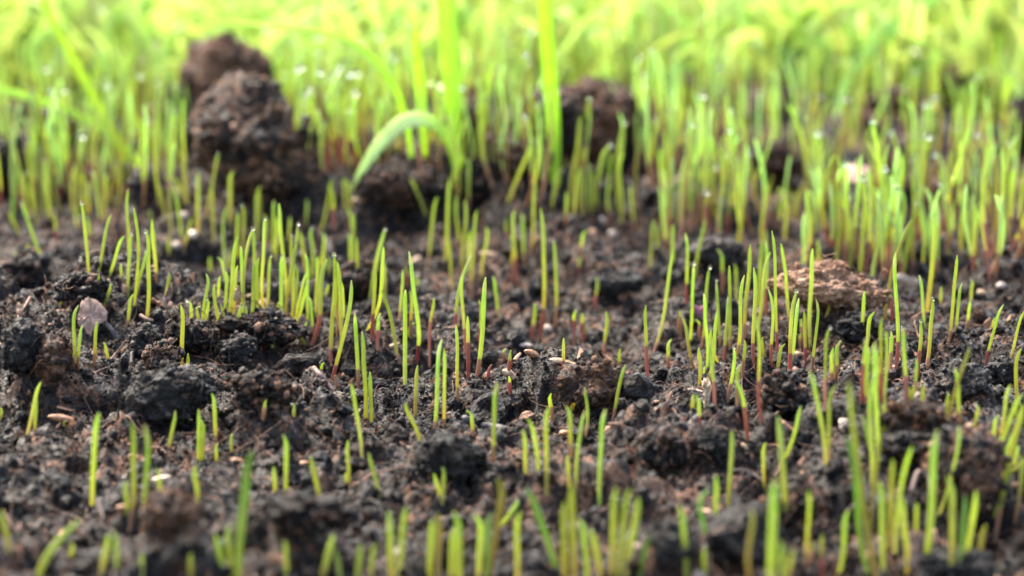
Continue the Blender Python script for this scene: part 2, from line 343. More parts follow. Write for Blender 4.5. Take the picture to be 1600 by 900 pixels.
# ------------------------------------------------------------------ clods
PROT, F1 = lump_protos(1, 10, 99)
def clod(cx, cy, yb, w, h, roll, m, label, sub=5, tone=0.0, crumb=1.0, deep=0.9, name="soil_clod", rough=1.0, square=0.0):
    b0 = hit(cx, yb); sc = b0[1] / FPX * 1.02; a, c = w * sc / 2, h * sc / 2; dp = (a + c) / 2 * deep
    C = at_depth(cx, cy, b0[1] + 0.55 * dp)
    V, F = ICO[sub]; k = int(cx * 3 + cy * 7); r0 = (a + c) / 2
    q = V * 1.0 + k * 0.37
    rr = 1 + rough * (0.30 * fbm(q[:, 0] * 1.3, q[:, 1] * 1.3, q[:, 2] * 1.3, n=3, seed=k) + 0.04)
    if square: V = np.sign(V) * np.abs(V) ** (1 - square); 
    P = V * rr[:, None] * np.array([a, dp, c])
    R = rotm(0, math.radians(roll), 0); P = P @ R.T
    nrm = P / (np.linalg.norm(P, axis=1)[:, None] + 1e-9)
    px, py, pz = P[:, 0] + k, P[:, 1], P[:, 2]; off = 0
    px = px + 0.05 * vnoise(px * 9, py * 9, pz * 9, seed=3); pz = pz + 0.05 * vnoise(px * 9, py * 9, pz * 9, seed=4)
    for cell, am in ((r0 * 0.55, 0.40), (r0 * 0.26, 0.45), (max(0.13, r0 * 0.12), 0.45)):
        off = off + am * crumb * (domes3(px, py, pz, cell, k + 5) - 0.3 * cell)
    off = off + (0.02 + 0.03 * crumb) * fbm(px * 9, py * 9, pz * 9, n=3, seed=6, g=0.65)
    P = P + nrm * off[:, None]
    T = tone + 0.09 * fbm(px * 2.2, py * 2.2, pz * 2.2, n=3, seed=8) + 0.30 * (rnd(np.floor(px / .11), np.floor(py / .11), np.floor(pz / .11), seed=4) ** 7)
    g = np.random.default_rng(k); nn = int(60 + 170 * min(4, r0) * crumb * (2.2 if sub == 6 else 1.2)); pick = g.integers(0, len(P), nn); LV, LF, LT = [P], [F], [T]; nv = len(P)
    for j, q in enumerate(pick):
        s = (0.02 + 0.085 * g.random() ** 2.5) * (0.6 + 0.4 * crumb); B = PROT[j % 10] @ rotm(*g.uniform(0, 6.28, 3)).T * s + P[q] + nrm[q] * s * 0.3
        LV.append(B); LF.append(F1 + nv); LT.append(np.full(len(B), tone + (g.uniform(.1, .3) if g.random() < .14 else g.uniform(-.1, .08)))); nv += len(B)
    for j in range(int(nn * 0.22)):
        q = g.integers(0, len(P)); a = g.normal(0, 1, 3); a -= nrm[q] * (a @ nrm[q]) * .8; a /= np.linalg.norm(a); b_ = np.cross(a, nrm[q]); tt = np.linspace(0, 1, 6)[:, None]; Lf = g.uniform(.1, .5)
        Q = P[q] + a * tt * Lf + b_ * np.sin(tt * g.uniform(1, 5)) * Lf * .3 + nrm[q] * (0.02 + 0.06 * np.sin(tt * 3.1)); v_, f_, _ = tube(Q, np.full(6, g.uniform(.004, .010)), 3)
        LV.append(v_); LF.append(np.concatenate([f_[:, [0, 1, 2]], f_[:, [0, 2, 3]]]) + nv); LT.append(np.full(len(v_), tone + g.uniform(0.02, .25))); nv += len(v_)
    P, F, T = np.concatenate(LV), np.concatenate(LF), np.concatenate(LT)
    o = mk(name, P + C, F, m, tone=T, origin=C)
    tag(o, label, "clod", "clods of soil lying on the seed bed"); return o
CL = [  # centre x, centre y, foot y, width, height, roll, material, label, subdivisions, tone, crumb
 (410, 232, 326, 142, 222, -44, M_clod, "large crumbly dark clod leaning to the left among sprouts, tallest of all", 6, 0.07, 1.25),
 (352, 122, 215, 128, 128, 0, M_brownclod, "blurred brown clod standing behind the large leaning clod", 5, 0.10, 1.0),
 (928, 182, 268, 130, 112, 0, M_brownclod, "round blurred brown clod behind the tall broad grass blade", 5, 0.08, 1.0),
 (862, 192, 266, 92, 92, 0, M_clod, "low dark shoulder clod against the round blurred brown clod", 5, 0.03, 1.0),
 (1298, 452, 494, 138, 60, 10, M_tanclod, "dry tan clod with light top, the palest clod on the bed", 6, 0.0, 1.0),
 (752, 285, 318, 70, 62, 0, M_clod, "rounded dark clod just right of the foot of the curled leaf", 5, -0.02, 1.0),
 (600, 298, 330, 84, 56, -8, M_brownclod, "dark clod on the ridge under the tip of the curled leaf", 5, -0.02, 1.2),
 (668, 300, 330, 70, 50, 0, M_clod, "low dark clod on the ridge left of the curled leaf's foot", 5, 0.0, 1.2),
 (818, 250, 285, 74, 52, 0, M_brownclod, "pinkish brown clod left of the tall broad blade's foot", 5, 0.06, 1.0),
 (258, 618, 660, 132, 86, -4, M_greyclod, "wide grey black clod with smooth crown, largest of the lower left", 6, -0.02, 0.55),
 (705, 714, 748, 100, 68, 4, M_greyclod, "smooth round dark clod below the charred twig", 6, -0.03, 0.5),
 (934, 606, 642, 100, 64, 12, M_brownclod, "brown fibrous clod in the middle right of the pale oat seeds", 6, 0.0, 0.6),
 (34, 542, 582, 72, 78, 0, M_greyclod, "smooth black rounded clod at the left edge of the bed", 5, -0.10, 0.35),
 (84, 565, 592, 52, 62, 0, M_brownclod, "shiny reddish brown clod left of two sprouts near the bark chip", 5, 0.02, 0.6),
 (1505, 742, 806, 110, 118, 6, M_clod, "big rounded clod behind leaning sprouts in the lower right corner", 6, 0.06, 0.9),
 (1428, 662, 700, 88, 54, 8, M_brownclod, "fibrous brown clod behind the crossing sprout bundle", 6, 0.0, 1.1),
 (1432, 695, 722, 116, 42, 0, M_clod, "flat dark clod under the fibrous brown clod", 5, -0.05, 0.9),
 (266, 804, 846, 76, 72, 0, M_brownclod, "rough reddish brown clod beside the white pink seed", 5, 0.05, 1.0),
 (1210, 252, 300, 74, 52, 0, M_brownclod, "blurred reddish clod with dark hollow in the far right seedlings", 5, -0.02, 1.0),
 (1342, 508, 532, 64, 34, 0, M_greyclod, "dark blocky clod right below the dry tan clod", 5, -0.06, 0.4),
 (1222, 616, 646, 56, 54, 0, M_clod, "bristly dark clod beside the purple bud", 5, 0.02, 1.3),
 (298, 527, 556, 62, 50, 0, M_clod, "dark clod right of the lone upright sprout at left", 5, -0.04, 0.9),
 (228, 530, 560, 46, 46, 0, M_greyclod, "small knobbly dark clod right of the bark chip", 5, -0.05, 0.7),
 (252, 556, 574, 44, 42, 0, M_clod, "pitted dark clod left of the lone upright sprout", 5, 0.02, 0.9),
 (402, 514, 546, 124, 46, 8, M_clod, "long flattened clod beneath the dense sprout clump", 6, -0.03, 1.1),
 (372, 548, 572, 46, 46, 0, M_greyclod, "small grey clod below two dewy sprouts", 5, 0.02, 0.6),
 (414, 612, 640, 92, 54, 0, M_clod, "crumbly dark clod above the seed grains at lower left", 5, 0.0, 1.1),
 (1163, 838, 892, 108, 88, 0, M_greyclod, "blurred dark mound between foreground sprouts at lower right", 5, 0.0, 0.5),
 (1050, 852, 896, 74, 68, 0, M_greyclod, "blurred dark clod behind the single thick foreground sprout", 5, -0.02, 0.5),
 (1500, 884, 915, 116, 46, 0, M_greyclod, "low smooth dark clod at the bottom right edge", 5, 0.0, 0.25),
 (190, 276, 312, 58, 36, 0, M_brownclod, "small brown clod under the long diagonal blade at upper left", 5, -0.02, 0.9),
 (228, 292, 322, 48, 50, 0, M_greyclod, "blurred black clod right of the diagonal blade's foot", 5, -0.06, 0.6),
 (84, 208, 262, 66, 66, 0, M_clod, "dark blurred clod under the arching blade at upper left", 5, -0.06, 0.8),
 (12, 256, 308, 56, 76, 0, M_clod, "dark clod cut by the left edge behind the seedlings", 5, 0.0, 1.1),
 (268, 168, 216, 46, 62, 0, M_clod, "small dark clod left of the two tall clods", 5, -0.02, 1.0),
 (478, 800, 842, 116, 52, 4, M_clod, "dark crumbly clod behind the wide dark tipped foreground blade", 5, -0.02, 1.1),
 (562, 436, 474, 60, 60, 0, M_brownclod, "brown round clod behind the tall pair of dewy sprouts", 5, -0.02, 0.6),
 (948, 446, 470, 52, 36, 0, M_greyclod, "small grey clod right of the tall central sprout", 5, -0.03, 0.4),
 (1112, 692, 718, 52, 46, 0, M_greyclod, "grey lump below the root tangle right of centre", 5, -0.01, 0.7),
 (1502, 596, 624, 78, 46, 0, M_greyclod, "smooth dark clod behind the thick yellowish leaning sprout", 5, -0.01, 0.5),
 (1572, 582, 606, 52, 34, 0, M_greyclod, "small grey clod near the right edge under leaning sprouts", 5, 0.02, 0.4),
 (1512, 124, 178, 84, 36, 0, M_brownclod, "far blurred pinkish clod at the upper right", 5, 0.10, 0.7),
 (1596, 196, 260, 44, 82, 0, M_clod, "dark blurred clod cut by the right edge at the top", 5, -0.02, 0.8),
 (732, 215, 272, 28, 84, 0, M_clod, "narrow dark clod standing behind the curled leaf", 5, 0.0, 0.8),
 (1390, 252, 300, 52, 46, 0, M_clod, "dark blurred clod between far right seedlings above the reddish slab", 5, -0.02, 0.8),
 (1120, 392, 420, 84, 40, 0, M_greyclod, "grey lump behind the thin sprouts left of the tan clod", 5, 0.02, 0.5),
 (130, 452, 480, 66, 44, 0, M_clod, "glossy dark clod on the left mound above the bark chip", 5, -0.05, 1.2),
 (40, 425, 450, 74, 48, 0, M_clod, "crumbly black clod on the crest of the left mound", 5, -0.05, 1.3),
 (1395, 156, 210, 70, 34, 0, M_brownclod, "far faint brown clod among the upper right seedlings", 5, 0.06, 0.7),
 (1240, 790, 830, 80, 60, 0, M_clod, "dark crumbly clod behind the tallest foreground sprout", 5, 0.0, 1.1),
 (1040, 700, 730, 92, 48, 0, M_clod, "loose crumbly clod right of the thick lone sprout", 5, 0.03, 1.3),
]
for c in CL: clod(*c[:8], sub=c[8], tone=c[9], crumb=c[10], square=0.25 if "blocky" in c[7] else 0)

# ------------------------------------------------------------------ chips, seeds, twigs, roots
def chip(pts, yb, m, label, name="bark_chip", cat="chip", thick=0.06, lean=0.35, group=None):
    """flat scrap: outline in picture points, standing at the bed point below yb"""
    cx = sum(p[0] for p in pts) / len(pts); b0 = hit(cx, yb); g = np.random.default_rng(int(cx))
    Q = []
    for px, py in pts:
        Y = b0[1] - 0.05 + lean * (yb - py) / FPX * b0[1] * 1.5; Q.append(at_depth(px, py, Y))
    Q = np.array(Q); R = []
    n = len(Q)
    for i in range(n):
        for s in range(4): R.append(Q[i] * (1 - s / 4) + Q[(i + 1) % n] * s / 4)
    R = np.array(R); R += g.normal(0, 0.012, R.shape); C = R.mean(0); rings = [R]
    for f in (0.8, 0.55, 0.28): rings.append(C + (R - C) * f + np.array([0, -thick * 0.5 * (1 - f), 0]) + g.normal(0, 0.012, R.shape))
    k = len(R); V = np.concatenate(rings + [C[None]] ); F = []
    for r in range(3):
        for i in range(k): j = (i + 1) % k; F.append([r * k + i, r * k + j, (r + 1) * k + j]); F.append([r * k + i, (r + 1) * k + j, (r + 1) * k + i])
    for i in range(k): F.append([3 * k + i, 3 * k + (i + 1) % k, 4 * k])
    nb = len(V); V2 = V + np.array([0, thick, -0.01]); F = F + [[a + nb, c + nb, b + nb] for a, b, c in F]
    for i in range(k): j = (i + 1) % k; F += [[i, i + nb, j + nb], [i, j + nb, j]]
    o = mk(name, np.concatenate([V, V2]), np.array(F), m, tone=np.full(2 * nb, 0.0), origin=C)
    tag(o, label, cat, group)
chip([(121, 497), (127, 470), (140, 464), (156, 472), (167, 488), (166, 500), (150, 512), (143, 528), (126, 512), (122, 506)], 530, M_bark, "flat pale brown bark chip standing on the left mound behind two sprouts")
chip([(366, 450), (372, 444), (378, 458), (377, 468), (367, 471), (365, 462)], 500, M_seed, "small translucent tan husk scrap caught between upright sprouts", "husk_scrap", "husk", 0.03, 0)
chip([(469, 494), (476, 491), (480, 508), (476, 520), (466, 528), (463, 516)], 534, M_bark, "brown papery husk leaning on the red sheath in the dense clump", "husk_scrap", "husk", 0.03, 0)
chip([(1311, 654), (1322, 652), (1329, 656), (1322, 664), (1315, 673), (1311, 662)], 674, M_seedw, "tiny whitish triangular leaf scrap right of the long red sheathed sprout", "leaf_scrap", "leaf scrap", 0.02, 0.6)
chip([(1318, 268), (1340, 258), (1380, 272), (1402, 282), (1390, 296), (1350, 292), (1322, 282)], 300, M_bark, "blurred pinkish brown slab of bark among far right seedlings", "bark_chip", "chip", 0.4, 1.0)
chip([(1395, 240), (1402, 236), (1406, 262), (1404, 306), (1397, 306), (1394, 270)], 308, M_flake, "upright orange brown splinter right of the blurred bark slab", "wood_splinter", "splinter", 0.08, 0.1)
chip([(1098, 592), (1106, 590), (1112, 606), (1108, 636), (1100, 640), (1098, 615)], 642, M_seed, "frayed pinkish seed husk at the foot of the red sheathed sprout", "husk_scrap", "husk", 0.04, 0.3)
chip([(250, 470), (262, 450), (270, 440), (268, 462), (258, 482)], 485, M_bark, "thin brown shaving right of the dewy sprouts on the mound", "wood_shaving", "shaving", 0.03, 0.2)
chip([(1420, 836), (1432, 830), (1440, 858), (1432, 892), (1420, 885)], 893, M_bark, "curled brown husk between blurred foreground sprouts at lower right", "husk_scrap", "husk", 0.06, 0.2)
chip([(815, 606), (832, 602), (842, 608), (838, 618), (822, 617)], 619, M_flake, "reddish brown bark flake left of the brown fibrous clod", "bark_chip", "chip", 0.04, 1.2)

def seed(px, py, L, W, ang, m, label, tail=0):
    b0 = hit(px, py + W * 0.4); s = b0[1] / FPX; V, F = ICO[3]; L, W = L * s / 2 * 1.15, W * s / 2 * 0.8
    t = V[:, 0]; P = V * np.array([L, W, W]) * np.stack([np.ones_like(t), 1 - 0.35 * t - 0.25 * np.abs(t), 1 - 0.35 * t - 0.25 * np.abs(t)], 1)
    P[:, 2] -= 0.25 * W * np.exp(-(V[:, 1] / 0.25) ** 2) * (V[:, 2] > 0)
    P[:, 2] += 0.12 * W * np.sin(V[:, 1] * 14) * (V[:, 2] > 0) * (1 - t * t)
    P = P @ rotm(0.2, math.radians(ang), math.radians(ang * 0.3)).T
    P += 0.10 * W * np.stack([fbm(*(V.T * 2.6 + 5), n=3, seed=int(px) + j) for j in range(3)], 1) * np.array([2, 1, 1]); C = b0 + np.array([0, 0, W * 0.45]); o = mk("seed_grain", P + C, F, m, tone=np.full(len(P), 0.0), origin=C)
    tag(o, label, "seed", "seed grains lying on the soil")
for a in [(102, 652, 50, 16, 12, M_seedr, "orange seed grain with pale edge at the lower left"), (250, 748, 36, 16, -20, M_seedw, "white pink seed grain above the reddish brown clod"),
          (768, 397, 36, 13, 12, M_seed, "tan seed husk behind the two crossing central sprouts"), (833, 553, 28, 15, 25, M_seedr, "brown striped oat grain below the tall central sprout"),
          (884, 566, 48, 13, 14, M_seed, "long pale oat husk beside the dark red stemmed sprout"), (800, 584, 34, 18, 38, M_seed, "frayed tan husk at the foot of two stubby sprouts"),
          (857, 511, 15, 16, 60, M_seedw, "small pale kernel at the foot of the tall central sprout"), (822, 539, 20, 9, 0, M_seedw, "flat pale kernel above the brown striped oat grain"),
          (612, 541, 28, 14, -30, M_seed, "beige husk between two central left sprouts"), (1246, 552, 26, 13, 0, M_seed, "smooth beige grain behind the sprouts right of centre"),
          (276, 381, 12, 18, 70, M_seedw, "white seed left of the forked sprout"), (302, 366, 14, 22, 60, M_seedw, "larger white seed right of the forked sprout"),
          (288, 334, 12, 16, 80, M_seedw, "blurred pale seed above the forked sprout"), (957, 364, 15, 17, 70, M_seedw, "white seed below the blurred sprouts right of centre"),
          (941, 342, 16, 14, 20, M_seedw, "grey white pebble like seed near the white seed"), (1162, 696, 20, 14, 30, M_seed, "small husk at the foot of the leaning red stemmed sprout"),
          (996, 852, 20, 12, 10, M_seedw, "blurred pale seed between foreground sprouts at the bottom"), (1408, 432, 22, 20, 0, M_seedw, "pinkish pale kernel right of the dry tan clod"),
          (1420, 440, 14, 16, 0, M_seedw, "white kernel touching the pinkish pale kernel"), (1533, 456, 17, 14, 0, M_seed, "round tan kernel among the right edge seedlings"),
          (1565, 450, 15, 13, 0, M_seedw, "pale kernel nearest the right edge behind the seedlings"), (1046, 296, 14, 12, 0, M_seedw, "blurred pale kernel, lower of two in the far seedlings"),
          (1052, 288, 12, 10, 0, M_seedw, "blurred pale kernel, upper of two in the far seedlings"), (370, 718, 22, 12, 0, M_seedr, "orange brown grain behind the wide dark tipped blade"),
          (472, 723, 22, 13, -20, M_seedr, "reddish grain right of the short thick sprout at lower left"), (489, 716, 12, 12, 0, M_seedw, "tiny pinkish kernel at the tip of a leaning sprout"),
          (882, 677, 18, 13, -10, M_seedr, "shiny brown grain left of the brown based sprout pair"), (1514, 672, 12, 10, 0, M_seedw, "white speck like kernel on top of the big rounded clod"),
          (195, 808, 24, 14, 0, M_seedr, "blurred brown grain behind the sprout trio at lower left"), (560, 312, 20, 12, 0, M_seed, "blurred tan kernel below the dark ridge clod")]: seed(*a)

def strand(pts, w, m, label, name, cat, lift=0.05, taper=0.3, ys=None, group=None, knob=0.0):
    Q = []
    for i, (px, py) in enumerate(pts): Q.append(hit(px, py) + np.array([0, -0.03, lift]))
    Q = np.array(Q); yy = Q[:, 1]; ym = np.median(yy)
    Q = np.array([at_depth(px, py, ym + 0.5 * np.clip(y - ym, -0.5, 0.5) - 0.05) for (px, py), y in zip(pts, yy)])
    t = np.linspace(0, 1, len(Q)); tt = np.linspace(0, 1, 26); P = np.stack([np.interp(tt, t, Q[:, k]) for k in range(3)], 1)
    for _ in range(3): P[1:-1] = (P[:-2] + 2 * P[1:-1] + P[2:]) / 4
    R = np.full(26, w * ym / FPX / 2) * (1 - taper * tt) * (1 + knob * vnoise(tt * 9, seed=int(pts[0][0])))
    R[0] *= 0.5; R[-1] *= 0.4
    v, f, uv = tube(P, R, 10); k = len(v)
    v = np.concatenate([v, P[:1], P[-1:]]); caps = [[k, (i + 1) % 10, i] for i in range(10)] + [[k + 1, k - 10 + i, k - 10 + (i + 1) % 10] for i in range(10)]
    o = mk(name, v, [f, np.array(caps)], m, tone=np.zeros(len(v)), origin=P[0]); tag(o, label, cat, group)
strand([(724, 656), (742, 662), (770, 668), (800, 676)], 19, M_twig, "thick charred black twig lying right of the green sprout pair", "charred_twig", "twig", 0.06, 0.15, knob=0.25)
strand([(489, 574), (500, 586), (512, 600), (522, 612)], 9, M_twigp, "short pale grey twig in front of the dense clump", "dry_twig", "twig", 0.05, 0.2, knob=0.2)
strand([(1045, 634), (1052, 620), (1066, 611), (1082, 608), (1100, 613)], 6, M_seedw, "arched white rootlet turning pink at the frayed husk", "white_rootlet", "root", 0.08, 0.4)
strand([(150, 590), (165, 570), (180, 553), (198, 530)], 3, M_fibre, "straight thin brown root crossing below the green sprout", "thin_root", "root", 0.1, 0.4)
strand([(130, 598), (140, 588), (152, 580), (172, 572)], 3, M_fibre, "curved thin brown root left of the straight one", "thin_root", "root", 0.08, 0.4)
strand([(70, 430), (73, 445), (80, 460), (84, 478), (92, 492)], 3, M_fibre, "pinkish looping root on the left mound", "thin_root", "root", 0.1, 0.3)
strand([(346, 557), (356, 566), (366, 574), (375, 582)], 3, M_fibre, "short rust brown fibre under the two dewy sprouts", "thin_root", "root", 0.06, 0.3)
strand([(30, 495), (38, 482), (48, 463)], 6, M_fibre, "stout brown stick lying on the left mound", "dry_twig", "twig", 0.06, 0.2)
strand([(75, 508), (85, 506), (98, 503)], 5, M_fibre, "short brown stick below the mound crest", "dry_twig", "twig", 0.06, 0.2)
strand([(300, 578), (312, 574), (326, 571)], 7, M_flake, "rust coloured wood bit right of the lone sprout", "dry_twig", "twig", 0.05, 0.2)
strand([(219, 492), (228, 498), (240, 501)], 6, M_bark, "pinkish wood splinter left of the dense clump", "dry_twig", "twig", 0.05, 0.2)
strand([(1231, 600), (1240, 612), (1254, 627)], 5, M_fibre, "curved brown root on the bristly dark clod", "thin_root", "root", 0.2, 0.3)
strand([(1146, 735), (1165, 733), (1185, 746), (1196, 756)], 5, M_twigp, "pale curved rootlet behind the short foreground sprouts", "thin_root", "root", 0.1, 0.4)
strand([(1066, 718), (1082, 707), (1098, 706), (1112, 718)], 5, M_fibre, "rusty arched root at the lower centre right", "thin_root", "root", 0.1, 0.4)
strand([(950, 662), (966, 662), (980, 668), (990, 674)], 4, M_fibre, "crooked brown root below the brown fibrous clod", "thin_root", "root", 0.06, 0.3)
strand([(205, 583), (206, 565), (207, 550)], 9, M_twig, "short black charcoal stick right of the thin roots", "charred_twig", "twig", 0.1, 0.1)
strand([(156, 498), (175, 515), (186, 535)], 9, M_twig, "bent grey bark strip right of the pale bark chip", "charred_twig", "twig", 0.1, 0.3)
strand([(1424, 770), (1434, 735), (1450, 740), (1456, 780), (1462, 815)], 9, M_twigp, "hooked grey root in front of the big rounded clod", "hooked_root", "root", 0.1, 0.3)
strand([(1075, 668), (1085, 656), (1092, 650)], 12, M_twig, "dark diagonal charcoal stick beside the frayed husk", "charred_twig", "twig", 0.05, 0.1)
strand([(152, 780), (162, 810), (172, 842)], 5, M_twigp, "blurred thin stalk at the lower left below the thick sprout", "thin_root", "root", 0.2, 0.3)
# pinkish cotyledon bud
def bud(px, py, yb, label):
    b0 = hit(px, yb); T = at_depth(px, py, b0[1]); root = bpy.data.objects.new("purple_bud", None); scene.collection.objects.link(root)
    root.location = tuple(b0 * S); t = np.linspace(0, 1, 10)[:, None]; P = b0 * (1 - t) + T * t; u = t[:, 0]
    v, f, uv = tube(P, 0.045 * (0.6 + 1.1 * np.exp(-((u - 0.72) / 0.2) ** 2)) * np.sqrt(1.02 - u), 8)
    o = mk("stem", v - b0, f, M_purple, parent=root, tone=np.zeros(len(v)))
    for s in (-1, 1):
        Q = P[6] + (t * np.array([s * 0.10, 0, 0.16])); v, f, uv = tube(Q, 0.035 * np.sqrt(np.maximum(0.02, np.sin(u * 3.0))), 8, 0.4)
        mk("seed_leaf", v - b0, f, M_purple, parent=root, tone=np.full(len(v), 0.2))
    tag(root, label, "bud", None)
bud(1193, 590, 626, "small purple bud left of the bristly dark clod")
bud(1093, 487, 496, "tiny pink bud between sprout bases left of the tan clod")

